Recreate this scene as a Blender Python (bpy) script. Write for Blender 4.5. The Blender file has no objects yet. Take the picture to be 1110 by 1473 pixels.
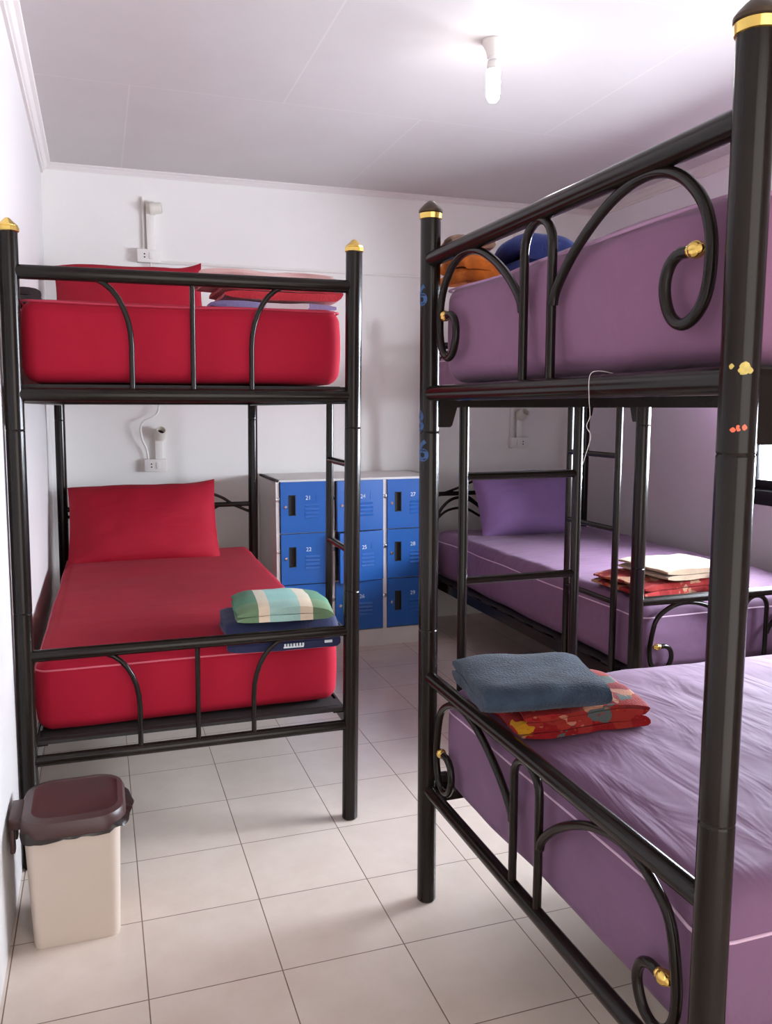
import bpy, bmesh, math, random
from mathutils import Vector, Matrix, noise
from math import pi, sin, cos, radians as R

random.seed(7)
S = bpy.context.scene
COL = S.collection

# ------------------------------------------------------------------ helpers
def link(o, parent=None):
    COL.objects.link(o)
    if parent is not None:
        o.parent = parent
    return o

def props(o, label=None, cat=None, group=None, kind=None):
    if label: o['label'] = label
    if cat: o['category'] = cat
    if group: o['group'] = group
    if kind: o['kind'] = kind
    return o

def empty(name, loc=(0, 0, 0), rz=0.0, parent=None):
    o = bpy.data.objects.new(name, None)
    o.empty_display_size = 0.05
    o.location = loc
    o.rotation_euler = (0, 0, rz)
    return link(o, parent)

def obj(name, bm, mat, parent=None, sharp=35, mats=None):
    bmesh.ops.recalc_face_normals(bm, faces=bm.faces)
    me = bpy.data.meshes.new(name)
    bm.to_mesh(me); bm.free()
    for m in (mats or [mat]):
        me.materials.append(m)
    if sharp:
        me.shade_smooth()
        me.set_sharp_from_angle(angle=R(sharp))
    return link(bpy.data.objects.new(name, me), parent)

def copy_tree(o, parent=None):
    c = o.copy(); link(c, parent)
    for ch in list(o.children):
        copy_tree(ch, c)
    return c

def box(bm, lo, hi, bev=0.0, seg=2, mi=0):
    lo = Vector(lo); hi = Vector(hi)
    c = (lo + hi) / 2; d = hi - lo
    r = bmesh.ops.create_cube(bm, size=1.0, matrix=Matrix.Translation(c) @ Matrix.Diagonal((d.x, d.y, d.z, 1)))
    vs = r['verts']
    fs = set(f for v in vs for f in v.link_faces)
    for f in fs: f.material_index = mi
    if bev > 0:
        es = set(e for v in vs for e in v.link_edges)
        bmesh.ops.bevel(bm, geom=list(es), offset=bev, segments=seg, profile=0.5, affect='EDGES', clamp_overlap=True)
    return bm

def nb(): return bmesh.new()

def catmull(pts, n=8, closed=False):
    P = [Vector(p) for p in pts]; out = []
    N = len(P)
    rng = range(N if closed else N - 1)
    for i in rng:
        if closed:
            p0, p1, p2, p3 = P[i-1], P[i], P[(i+1) % N], P[(i+2) % N]
        else:
            p1, p2 = P[i], P[i+1]
            p0 = P[i-1] if i > 0 else p1*2 - p2
            p3 = P[i+2] if i + 2 < N else p2*2 - p1
        for k in range(n):
            t = k / n
            out.append(0.5*((2*p1) + (p2-p0)*t + (2*p0-5*p1+4*p2-p3)*t*t + (-p0+3*p1-3*p2+p3)*t**3))
    if not closed: out.append(P[-1])
    return out

def tube(bm, pts, r, seg=12, closed=False, cap=True, mi=0):
    P = [Vector(p) for p in pts]
    N = len(P); rings = []
    rad = r if callable(r) else (lambda t: r)
    tang = []
    for i in range(N):
        a = P[i-1] if (i > 0 or closed) else P[i]
        b = P[(i+1) % N] if (i < N-1 or closed) else P[i]
        tang.append((b - a).normalized())
    t0 = tang[0]
    ref = Vector((0, 0, 1)) if abs(t0.z) < 0.9 else Vector((1, 0, 0))
    nrm = (ref - t0 * ref.dot(t0)).normalized()
    for i in range(N):
        t = tang[i]
        nrm = (nrm - t * nrm.dot(t))
        nrm = nrm.normalized() if nrm.length > 1e-6 else t.orthogonal().normalized()
        b = t.cross(nrm)
        rr = rad(i / max(1, N-1))
        rings.append([bm.verts.new(P[i] + (nrm*cos(2*pi*k/seg) + b*sin(2*pi*k/seg))*rr) for k in range(seg)])
    M = N if closed else N-1
    for i in range(M):
        A, B = rings[i], rings[(i+1) % N]
        for k in range(seg):
            f = bm.faces.new((A[k], A[(k+1) % seg], B[(k+1) % seg], B[k])); f.material_index = mi
    if cap and not closed:
        bm.faces.new(list(reversed(rings[0]))).material_index = mi
        bm.faces.new(rings[-1]).material_index = mi
    return bm

def lathe(bm, prof, c=(0, 0, 0), seg=24, mi=0):
    """prof: [(radius, z)] about the vertical axis through c"""
    c = Vector(c); rings = []
    for r, z in prof:
        if r < 1e-6: rings.append([bm.verts.new(c + Vector((0, 0, z)))])
        else: rings.append([bm.verts.new(c + Vector((r*cos(2*pi*k/seg), r*sin(2*pi*k/seg), z))) for k in range(seg)])
    for A, B in zip(rings, rings[1:]):
        for k in range(seg):
            k2 = (k+1) % seg
            if len(A) == 1 and len(B) == 1: continue
            if len(A) == 1: f = bm.faces.new((A[0], B[k2], B[k]))
            elif len(B) == 1: f = bm.faces.new((A[k], A[k2], B[0]))
            else: f = bm.faces.new((A[k], A[k2], B[k2], B[k]))
            f.material_index = mi
    for ring, rev in ((rings[0], True), (rings[-1], False)):
        if len(ring) > 1:
            bm.faces.new(list(reversed(ring)) if rev else ring).material_index = mi
    return bm

def fbm(p, oct=3):
    s = 0; a = 1; q = Vector(p)
    for _ in range(oct):
        s += a*noise.noise(q); a *= .5; q = q*2.03 + Vector((7.1, 3.3, 5.7))
    return s

def round_grid(dim, r, step, disp=None, mi=0):
    """closed rounded cuboid centred on its base: dims (x,y,z), grid of step, edge radius r, disp(p,n)->offset"""
    bm = nb()
    hx, hy, hz = dim[0]/2, dim[1]/2, dim[2]/2
    def axis(h):
        # dense near the edges so that the radius is round
        inner = max(1, int(round(2*(h-r)/step)))
        a = [-h + r*(1-cos(k*pi/12))*0 - 0 for k in range(0)]
        out = [-h + r*k/5 for k in range(5)]
        out += [-h + r + (2*(h-r))*k/inner for k in range(inner+1)]
        out += [h - r + r*k/5 for k in range(1, 6)]
        return out
    X, Y, Z = axis(hx), axis(hy), axis(hz)
    cache = {}
    def V(x, y, z):
        key = (round(x, 6), round(y, 6), round(z, 6))
        if key in cache: return cache[key]
        p = Vector((x, y, z))
        q = Vector((max(-hx+r, min(hx-r, x)), max(-hy+r, min(hy-r, y)), max(-hz+r, min(hz-r, z))))
        d = p - q
        # remap the box margin to an even angle
        if d.length > 1e-9:
            d = Vector([math.tan(max(-1, min(1, c/r))*pi/4) for c in d])
            n = d.normalized(); pos = q + n*r
        else:
            n = Vector((0, 0, 1)); pos = p
        if disp: pos = pos + disp(pos, n)
        cache[key] = bm.verts.new(pos + Vector((0, 0, hz)))
        return cache[key]
    def quads(A, B, fn):
        for i in range(len(A)-1):
            for j in range(len(B)-1):
                vs = [fn(A[i], B[j]), fn(A[i+1], B[j]), fn(A[i+1], B[j+1]), fn(A[i], B[j+1])]
                if len(set(vs)) == 4:
                    f = bm.faces.new(vs); f.material_index = mi
    for s in (-hz, hz): quads(X, Y, lambda a, b: V(a, b, s))
    for s in (-hy, hy): quads(X, Z, lambda a, b: V(a, s, b))
    for s in (-hx, hx): quads(Y, Z, lambda a, b: V(s, a, b))
    return bm

# ---------------------------------------------------------------- materials
def newmat(name):
    m = bpy.data.materials.new(name); m.use_nodes = True
    nt = m.node_tree; b = nt.nodes['Principled BSDF']
    return m, nt, b

def N(nt, typ, **kw):
    n = nt.nodes.new(typ)
    for k, v in kw.items():
        if k.startswith('i_'): n.inputs[k[2:].replace('_', ' ')].default_value = v
        else: setattr(n, k, v)
    return n

def ramp(nt, stops, interp='LINEAR'):
    n = nt.nodes.new('ShaderNodeValToRGB'); n.color_ramp.interpolation = interp
    e = n.color_ramp.elements
    while len(e) < len(stops): e.new(0.5)
    for el, (p, c) in zip(e, stops):
        el.position = p; el.color = (*c, 1)
    return n

def plain(name, col, rough=.5, metal=0, bump=0, bscale=200, coat=0, var=0, vscale=6, spec=.5, sheen=0):
    m, nt, b = newmat(name)
    b.inputs['Base Color'].default_value = (*col, 1)
    b.inputs['Roughness'].default_value = rough
    b.inputs['Metallic'].default_value = metal
    b.inputs['Specular IOR Level'].default_value = spec
    if coat: b.inputs['Coat Weight'].default_value = coat; b.inputs['Coat Roughness'].default_value = .12
    if sheen: b.inputs['Sheen Weight'].default_value = sheen; b.inputs['Sheen Roughness'].default_value = .5
    tc = N(nt, 'ShaderNodeTexCoord')
    if var:
        nz = N(nt, 'ShaderNodeTexNoise', i_Scale=vscale, i_Detail=4.0)
        nt.links.new(tc.outputs['Object'], nz.inputs['Vector'])
        rp = ramp(nt, [(.3, tuple(c*(1-var) for c in col)), (.7, tuple(min(1, c*(1+var)) for c in col))])
        nt.links.new(nz.outputs['Fac'], rp.inputs['Fac'])
        nt.links.new(rp.outputs['Color'], b.inputs['Base Color'])
    if bump:
        nz = N(nt, 'ShaderNodeTexNoise', i_Scale=bscale, i_Detail=3.0)
        nt.links.new(tc.outputs['Object'], nz.inputs['Vector'])
        bp = N(nt, 'ShaderNodeBump', i_Strength=bump, i_Distance=.004)
        nt.links.new(nz.outputs['Fac'], bp.inputs['Height'])
        nt.links.new(bp.outputs['Normal'], b.inputs['Normal'])
    return m

def fabric(name, col, rough=.75, wr=.35, sheen=.15, var=.06):
    """smooth sheet: fine weave plus soft stretched creases"""
    m, nt, b = newmat(name)
    tc = N(nt, 'ShaderNodeTexCoord')
    b.inputs['Roughness'].default_value = rough
    b.inputs['Specular IOR Level'].default_value = .3
    b.inputs['Sheen Weight'].default_value = sheen
    b.inputs['Sheen Roughness'].default_value = .4
    n1 = N(nt, 'ShaderNodeTexNoise', i_Scale=5.0, i_Detail=3.0)
    nt.links.new(tc.outputs['Object'], n1.inputs['Vector'])
    rp = ramp(nt, [(.3, tuple(c*(1-var) for c in col)), (.7, tuple(min(1, c*(1+var)) for c in col))])
    nt.links.new(n1.outputs['Fac'], rp.inputs['Fac'])
    nt.links.new(rp.outputs['Color'], b.inputs['Base Color'])
    mp = N(nt, 'ShaderNodeMapping'); mp.inputs['Scale'].default_value = (3, 9, 5); mp.inputs['Rotation'].default_value = (0, 0, .5)
    nt.links.new(tc.outputs['Object'], mp.inputs['Vector'])
    n2 = N(nt, 'ShaderNodeTexNoise', i_Scale=1.2, i_Detail=3.0, i_Distortion=.8)
    nt.links.new(mp.outputs['Vector'], n2.inputs['Vector'])
    n3 = N(nt, 'ShaderNodeTexNoise', i_Scale=420.0, i_Detail=1.0)
    nt.links.new(tc.outputs['Object'], n3.inputs['Vector'])
    b1 = N(nt, 'ShaderNodeBump', i_Strength=wr, i_Distance=.03)
    nt.links.new(n2.outputs['Fac'], b1.inputs['Height'])
    b2 = N(nt, 'ShaderNodeBump', i_Strength=.12, i_Distance=.002)
    nt.links.new(n3.outputs['Fac'], b2.inputs['Height'])
    nt.links.new(b1.outputs['Normal'], b2.inputs['Normal'])
    nt.links.new(b2.outputs['Normal'], b.inputs['Normal'])
    return m

def stripes(name, stops, axis=0, rough=.9, second=None, fuzz=.5):
    """woven stripes along one object axis (0..1 over the generated box), optional cross stripes"""
    m, nt, b = newmat(name)
    tc = N(nt, 'ShaderNodeTexCoord')
    sp = N(nt, 'ShaderNodeSeparateXYZ'); nt.links.new(tc.outputs['Generated'], sp.inputs[0])
    rp = ramp(nt, stops, 'CONSTANT')
    nt.links.new(sp.outputs[axis], rp.inputs['Fac'])
    out = rp.outputs['Color']
    if second:
        ax2, st2, fac = second
        r2 = ramp(nt, st2, 'CONSTANT'); nt.links.new(sp.outputs[ax2], r2.inputs['Fac'])
        mx = N(nt, 'ShaderNodeMix', data_type='RGBA'); mx.inputs[0].default_value = fac
        nt.links.new(out, mx.inputs[6]); nt.links.new(r2.outputs['Color'], mx.inputs[7]); out = mx.outputs[2]
    nt.links.new(out, b.inputs['Base Color'])
    b.inputs['Roughness'].default_value = rough; b.inputs['Specular IOR Level'].default_value = .2
    b.inputs['Sheen Weight'].default_value = .08
    nz = N(nt, 'ShaderNodeTexNoise', i_Scale=300.0, i_Detail=2.0); nt.links.new(tc.outputs['Object'], nz.inputs['Vector'])
    bp = N(nt, 'ShaderNodeBump', i_Strength=fuzz, i_Distance=.004); nt.links.new(nz.outputs['Fac'], bp.inputs['Height'])
    nt.links.new(bp.outputs['Normal'], b.inputs['Normal'])
    return m

def patches(name, cols, scale=14, stretch=(1, 1, 1), fuzz=.5):
    """printed fleece: cells of flat colour with soft flowers over them"""
    m, nt, b = newmat(name)
    tc = N(nt, 'ShaderNodeTexCoord')
    mp = N(nt, 'ShaderNodeMapping'); mp.inputs['Scale'].default_value = stretch
    nt.links.new(tc.outputs['Object'], mp.inputs['Vector'])
    nz = N(nt, 'ShaderNodeTexNoise', i_Scale=9.0, i_Detail=2.0); nt.links.new(mp.outputs['Vector'], nz.inputs['Vector'])
    mx = N(nt, 'ShaderNodeMix', data_type='VECTOR'); mx.inputs[0].default_value = .06
    nt.links.new(mp.outputs['Vector'], mx.inputs[4]); nt.links.new(nz.outputs['Color'], mx.inputs[5])
    vo = N(nt, 'ShaderNodeTexVoronoi', i_Scale=float(scale)); vo.distance = 'CHEBYCHEV'
    nt.links.new(mx.outputs[1], vo.inputs['Vector'])
    sp = N(nt, 'ShaderNodeSeparateColor'); nt.links.new(vo.outputs['Color'], sp.inputs[0])
    n = len(cols)
    rp = ramp(nt, [(i/n, c) for i, c in enumerate(cols)], 'CONSTANT'); nt.links.new(sp.outputs[0], rp.inputs['Fac'])
    v2 = N(nt, 'ShaderNodeTexVoronoi', i_Scale=scale*2.2); nt.links.new(mp.outputs['Vector'], v2.inputs['Vector'])
    r2 = ramp(nt, [(0, (1, 1, 1)), (.22, (1, 1, 1)), (.3, (0, 0, 0)), (1, (0, 0, 0))]); nt.links.new(v2.outputs['Distance'], r2.inputs['Fac'])
    s2 = N(nt, 'ShaderNodeSeparateColor'); nt.links.new(v2.outputs['Color'], s2.inputs[0])
    rp2 = ramp(nt, [(i/n, c) for i, c in enumerate(cols[2:] + cols[:2])], 'CONSTANT'); nt.links.new(s2.outputs[1], rp2.inputs['Fac'])
    ml = N(nt, 'ShaderNodeMath', operation='MULTIPLY'); ml.inputs[1].default_value = .55
    nt.links.new(r2.outputs['Color'], ml.inputs[0])
    m2 = N(nt, 'ShaderNodeMix', data_type='RGBA'); nt.links.new(ml.outputs[0], m2.inputs[0])
    nt.links.new(rp.outputs['Color'], m2.inputs[6]); nt.links.new(rp2.outputs['Color'], m2.inputs[7])
    nt.links.new(m2.outputs[2], b.inputs['Base Color'])
    b.inputs['Roughness'].default_value = .85; b.inputs['Sheen Weight'].default_value = .03
    b.inputs['Specular IOR Level'].default_value = .2
    nb_ = N(nt, 'ShaderNodeTexNoise', i_Scale=260.0, i_Detail=2.0); nt.links.new(tc.outputs['Object'], nb_.inputs['Vector'])
    bp = N(nt, 'ShaderNodeBump', i_Strength=fuzz, i_Distance=.004); nt.links.new(nb_.outputs['Fac'], bp.inputs['Height'])
    nt.links.new(bp.outputs['Normal'], b.inputs['Normal'])
    return m

def wall_mat(name, col, rough=.6, bump=.15):
    m, nt, b = newmat(name)
    tc = N(nt, 'ShaderNodeTexCoord')
    nz = N(nt, 'ShaderNodeTexNoise', i_Scale=1.6, i_Detail=5.0, i_Roughness=.6); nt.links.new(tc.outputs['Object'], nz.inputs['Vector'])
    rp = ramp(nt, [(.3, tuple(c*.955 for c in col)), (.7, col)]); nt.links.new(nz.outputs['Fac'], rp.inputs['Fac'])
    nt.links.new(rp.outputs['Color'], b.inputs['Base Color'])
    b.inputs['Roughness'].default_value = rough; b.inputs['Specular IOR Level'].default_value = .3
    n2 = N(nt, 'ShaderNodeTexNoise', i_Scale=40.0, i_Detail=5.0); nt.links.new(tc.outputs['Object'], n2.inputs['Vector'])
    bp = N(nt, 'ShaderNodeBump', i_Strength=bump, i_Distance=.003); nt.links.new(n2.outputs['Fac'], bp.inputs['Height'])
    nt.links.new(bp.outputs['Normal'], b.inputs['Normal'])
    return m

def tile_mat():
    m, nt, b = newmat('floor_tile')
    tc = N(nt, 'ShaderNodeTexCoord')
    br = N(nt, 'ShaderNodeTexBrick', offset=0.0, squash=1.0)
    br.inputs['Scale'].default_value = 1.0
    br.inputs['Brick Width'].default_value = .3; br.inputs['Row Height'].default_value = .3
    br.inputs['Mortar Size'].default_value = .0018; br.inputs['Mortar Smooth'].default_value = .4
    br.inputs['Bias'].default_value = 0
    br.inputs['Color1'].default_value = (.69, .59, .515, 1); br.inputs['Color2'].default_value = (.66, .565, .495, 1)
    br.inputs['Mortar'].default_value = (.20, .145, .11, 1)
    nt.links.new(tc.outputs['Object'], br.inputs['Vector'])
    nz = N(nt, 'ShaderNodeTexNoise', i_Scale=7.0, i_Detail=6.0, i_Roughness=.65); nt.links.new(tc.outputs['Object'], nz.inputs['Vector'])
    rp = ramp(nt, [(.35, (.9, .87, .85)), (.65, (1, 1, 1))]); nt.links.new(nz.outputs['Fac'], rp.inputs['Fac'])
    mx = N(nt, 'ShaderNodeMix', data_type='RGBA', blend_type='MULTIPLY'); mx.inputs[0].default_value = .7
    nt.links.new(br.outputs['Color'], mx.inputs[6]); nt.links.new(rp.outputs['Color'], mx.inputs[7])
    nt.links.new(mx.outputs[2], b.inputs['Base Color'])
    mr = N(nt, 'ShaderNodeMapRange'); mr.inputs['To Min'].default_value = .22; mr.inputs['To Max'].default_value = .8
    nt.links.new(br.outputs['Fac'], mr.inputs['Value']); nt.links.new(mr.outputs[0], b.inputs['Roughness'])
    inv = N(nt, 'ShaderNodeMath', operation='SUBTRACT'); inv.inputs[0].default_value = 1; nt.links.new(br.outputs['Fac'], inv.inputs[1])
    bp = N(nt, 'ShaderNodeBump', i_Strength=.5, i_Distance=.0015); nt.links.new(inv.outputs[0], bp.inputs['Height'])
    nt.links.new(bp.outputs['Normal'], b.inputs['Normal'])
    return m

def ceiling_mat():
    m, nt, b = newmat('ceiling_board')
    tc = N(nt, 'ShaderNodeTexCoord')
    br = N(nt, 'ShaderNodeTexBrick', offset=0.5)
    br.inputs['Scale'].default_value = 1.0
    br.inputs['Brick Width'].default_value = 1.2; br.inputs['Row Height'].default_value = 1.2
    br.inputs['Mortar Size'].default_value = .004; br.inputs['Mortar Smooth'].default_value = .6
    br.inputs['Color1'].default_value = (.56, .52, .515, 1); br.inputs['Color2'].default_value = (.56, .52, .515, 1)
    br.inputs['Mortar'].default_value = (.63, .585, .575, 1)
    mp = N(nt, 'ShaderNodeMapping'); mp.inputs['Location'].default_value = (-.11, .05, 0)
    nt.links.new(tc.outputs['Object'], mp.inputs['Vector']); nt.links.new(mp.outputs[0], br.inputs['Vector'])
    nz = N(nt, 'ShaderNodeTexNoise', i_Scale=2.2, i_Detail=4.0); nt.links.new(tc.outputs['Object'], nz.inputs['Vector'])
    rp = ramp(nt, [(.35, (.94, .92, .92)), (.65, (1, 1, 1))]); nt.links.new(nz.outputs['Fac'], rp.inputs['Fac'])
    mx = N(nt, 'ShaderNodeMix', data_type='RGBA', blend_type='MULTIPLY'); mx.inputs[0].default_value = .8
    nt.links.new(br.outputs['Color'], mx.inputs[6]); nt.links.new(rp.outputs['Color'], mx.inputs[7])
    nt.links.new(mx.outputs[2], b.inputs['Base Color'])
    b.inputs['Roughness'].default_value = .3; b.inputs['Specular IOR Level'].default_value = .35
    n2 = N(nt, 'ShaderNodeTexNoise', i_Scale=3.0, i_Detail=2.0); nt.links.new(tc.outputs['Object'], n2.inputs['Vector'])
    bp = N(nt, 'ShaderNodeBump', i_Strength=.15, i_Distance=.01); nt.links.new(n2.outputs['Fac'], bp.inputs['Height'])
    nt.links.new(bp.outputs['Normal'], b.inputs['Normal'])
    return m

def emit(name, col, st):
    m, nt, b = newmat(name)
    b.inputs['Base Color'].default_value = (.9, .9, .9, 1)
    b.inputs['Emission Color'].default_value = (*col, 1); b.inputs['Emission Strength'].default_value = st
    return m

def glass_mat():
    m = bpy.data.materials.new('window_glass'); m.use_nodes = True
    nt = m.node_tree; nt.nodes.clear()
    o = N(nt, 'ShaderNodeOutputMaterial'); t = N(nt, 'ShaderNodeBsdfTransparent'); g = N(nt, 'ShaderNodeBsdfGlossy')
    g.inputs['Roughness'].default_value = .02
    f = N(nt, 'ShaderNodeFresnel'); f.inputs['IOR'].default_value = 1.3
    mx = N(nt, 'ShaderNodeMixShader')
    nt.links.new(f.outputs[0], mx.inputs[0]); nt.links.new(t.outputs[0], mx.inputs[1]); nt.links.new(g.outputs[0], mx.inputs[2])
    nt.links.new(mx.outputs[0], o.inputs[0])
    return m

M = {}
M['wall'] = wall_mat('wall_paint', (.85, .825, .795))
M['wall_l'] = wall_mat('wall_paint_dimmed', (.70, .665, .66))  # same paint as the back wall, with dimmer light put into its colour
M['wall_r'] = wall_mat('wall_paint_lilac', (.85, .795, .84))
M['ceil'] = ceiling_mat()
M['cornice'] = plain('cornice_paint', (.74, .69, .67), .55)
M['tile'] = tile_mat()
M['black'] = plain('black_gloss_paint', (.011, .0075, .006), .2, spec=.25, coat=0, var=.15, vscale=9)
M['deckm'] = plain('dark_deck_board', (.02, .016, .016), .7)
M['capm'] = plain('dark_bronze_cap', (.06, .04, .025), .3, metal=.6)
M['gold'] = plain('gold_plating', (.80, .55, .15), .22, metal=1)
M['red'] = fabric('red_sheet', (.37, .004, .024), wr=.07, sheen=.012, rough=.85)
M['red_p'] = fabric('red_pillowcase', (.33, .003, .018), wr=.3, sheen=.0)
M['redpipe'] = plain('red_piping', (.5, .03, .07), .7)
M['pink'] = plain('pink_piping', (.68, .13, .19), .7)
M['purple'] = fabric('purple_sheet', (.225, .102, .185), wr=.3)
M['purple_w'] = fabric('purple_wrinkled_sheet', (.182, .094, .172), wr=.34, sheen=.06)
M['purple_p'] = fabric('purple_pillowcase', (.215, .12, .28), wr=.4)
M['lilac'] = plain('lilac_piping', (.62, .42, .56), .7)
M['mauvepipe'] = plain('mauve_piping', (.40, .22, .36), .7)
M['white_pl'] = plain('white_plastic', (.80, .77, .73), .4)
M['cream_pl'] = plain('cream_plastic', (.72, .68, .60), .4)
M['hole'] = plain('dark_hole', (.01, .009, .008), .6)
M['lockgrey'] = plain('locker_grey_paint', (.62, .59, .57), .4, var=.04)
M['blue'] = plain('locker_blue_paint', (.010, .098, .37), .38, coat=.2, var=.06, vscale=3)
M['whitepaint'] = plain('white_lettering', (.75, .80, .85), .5)
M['chrome'] = plain('chrome', (.75, .75, .75), .2, metal=1)
M['bin'] = plain('bin_beige_plastic', (.60, .505, .435), .38, var=.02)
M['binlid'] = plain('bin_brown_lid', (.058, .025, .024), .4)
M['liner'] = plain('black_bin_liner', (.02, .013, .012), .3, bump=.5, bscale=40)
M['alu'] = plain('dark_window_frame', (.025, .024, .026), .35, metal=.3)
M['glass'] = glass_mat()
M['bulb'] = emit('lit_bulb', (1, .99, .95), 36)
M['slate'] = plain('slate_terry', (.031, .046, .070), .95, bump=1.0, bscale=220, var=.35, vscale=16, spec=.1, sheen=.12)
M['navy'] = plain('navy_cloth', (.012, .016, .07), .8, bump=.4, bscale=200, sheen=.1)
M['royal'] = plain('royal_blue_cloth', (.012, .028, .16), .8, bump=.4, bscale=160, var=.2, vscale=8)
M['dark'] = plain('dark_grey_cloth', (.05, .042, .045), .9, bump=.4, bscale=160)
M['redcloth'] = plain('red_blanket', (.42, .008, .02), .85, bump=.4, bscale=150, sheen=.2)
M['tan'] = plain('tan_towel', (.40, .285, .19), .9, bump=.8, bscale=220, var=.12, vscale=12, sheen=.2)
M['brown'] = plain('brown_towel', (.30, .15, .075), .9, bump=.6, bscale=220, var=.2, vscale=10)
M['orange'] = plain('orange_fleece', (.56, .14, .015), .9, bump=.8, bscale=70, var=.35, vscale=22)
M['taupe'] = plain('taupe_fleece', (.25, .15, .11), .9, bump=.6, bscale=90, var=.3, vscale=18)
M['thread'] = plain('white_thread', (.75, .70, .68), .8)
M['sticker_b'] = plain('blue_sticker', (.022, .075, .21), .45)
M['sticker_o'] = plain('orange_sticker', (.8, .13, .06), .5)
M['tape_y'] = plain('yellow_tape_scraps', (.55, .42, .10), .45, var=.3, vscale=80)
green, cream, aqua, peach = (.07, .20, .10), (.72, .60, .45), (.30, .55, .50), (.70, .42, .30)
M['plaid'] = stripes('green_plaid', [(0, green), (.22, cream), (.33, aqua), (.63, cream), (.76, green)], 0, second=(1, [(0, peach), (.13, cream), (.2, aqua), (.9, green)], .12))
M['pinkstripe'] = stripes('pink_striped', [(0, (.66, .42, .40)), (.12, (.50, .20, .22)), (.16, (.68, .46, .44)), (.40, (.45, .12, .15)), (.44, (.66, .44, .42)), (.8, (.46, .16, .19)), (.84, (.66, .42, .41))], 1)
M['lilacwhite'] = patches('lilac_white_print', [(.20, .17, .36), (.62, .50, .52), (.24, .22, .42), (.60, .48, .50), (.28, .22, .38)], 9, fuzz=.4)
M['print'] = patches('red_flower_print', [(.20, .004, .006), (.25, .018, .012), (.40, .17, .10), (.22, .005, .007), (.24, .008, .010), (.42, .19, .008), (.21, .005, .008), (.26, .02, .016), (.075, .09, .085), (.20, .004, .006), (.38, .15, .09)], 25, stretch=(1, 1, 1.6))
M['print2'] = patches('red_cream_print', [(.24, .012, .010), (.32, .07, .03), (.20, .008, .008), (.36, .19, .11), (.28, .02, .018)], 20)

# ------------------------------------------------------------- room shell
WX0, WX1, WY0, WY1, CZ = -.308, 2.96, -3.0, 2.36, 2.53
LEAN = .028

def slab(name, lo, hi, mat, warp=None):
    bm = box(nb(), lo, hi)
    if warp:
        for v in bm.verts: warp(v)
    o = obj(name, bm, mat, sharp=0)
    o['kind'] = 'structure'
    return o

slab('floor', (WX0-.15, WY0-.15, -.1), (WX1+.15, WY1+.15, 0), M['tile'])
slab('ceiling', (WX0-.15, WY0-.15, CZ), (WX1+.15, WY1+.15, CZ+.1), M['ceil'])
slab('wall_back', (WX0-.15, WY1, 0), (WX1+.15, WY1+.12, CZ), M['wall'])
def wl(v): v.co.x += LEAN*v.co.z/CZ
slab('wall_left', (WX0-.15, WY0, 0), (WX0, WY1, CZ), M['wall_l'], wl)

# right wall with the window opening
WIN = (-1.15, 1.02, .835, 1.95)   # y0,y1,z0,z1
bm = nb()
box(bm, (WX1, WY0, 0), (WX1+.14, WIN[0], CZ)); box(bm, (WX1, WIN[1], 0), (WX1+.14, WY1, CZ))
box(bm, (WX1, WIN[0], 0), (WX1+.14, WIN[1], WIN[2])); box(bm, (WX1, WIN[0], WIN[3]), (WX1+.14, WIN[1], CZ))
o = obj('wall_right', bm, M['wall_r'], sharp=0); o['kind'] = 'structure'
# front wall (behind the camera) with an unseen opening, added and sized for fill light
FILL_GAP = (-.1, 1.5, 2.3)
bm = nb()
box(bm, (WX0-.15, WY0-.12, 0), (FILL_GAP[0], WY0, CZ)); box(bm, (FILL_GAP[1], WY0-.12, 0), (WX1+.15, WY0, CZ)); box(bm, (FILL_GAP[0], WY0-.12, FILL_GAP[2]), (FILL_GAP[1], WY0, CZ))
o = obj('wall_front', bm, M['wall'], sharp=0); o['kind'] = 'structure'

# window: dark aluminium sliding frame
wr = empty('window_1', (WX1+.03, 0, 0)); wr['kind'] = 'structure'
y0, y1, z0, z1 = WIN
bm = nb()
f = .05
box(bm, (-.045, y0, z0), (.06, y1, z0+.07), .004); box(bm, (-.045, y0, z1-f), (.06, y1, z1), .004)
box(bm, (-.04, y0, z0), (.06, y0+f, z1), .004); box(bm, (-.04, y1-f, z0), (.06, y1, z1), .004)
obj('window_frame', bm, M['alu'], wr)
ym = (y0+y1)/2
for a, b_, x in ((y0+f, ym+.03, .0), (ym-.03, y1-f, .028)):
    bm = nb(); s = .045
    box(bm, (x-.012, a, z0+.07), (x+.012, b_, z0+.07+s), .003); box(bm, (x-.012, a, z1-f-s), (x+.012, b_, z1-f), .003)
    box(bm, (x-.012, a, z0+.07), (x+.012, a+s, z1-f), .003); box(bm, (x-.012, b_-s, z0+.07), (x+.012, b_, z1-f), .003)
    sash = obj('window_sash', bm, M['alu'], wr)
    obj('window_pane', box(nb(), (x-.003, a+s, z0+.07+s), (x+.003, b_-s, z1-f-s)), M['glass'], sash, sharp=0)

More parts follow.
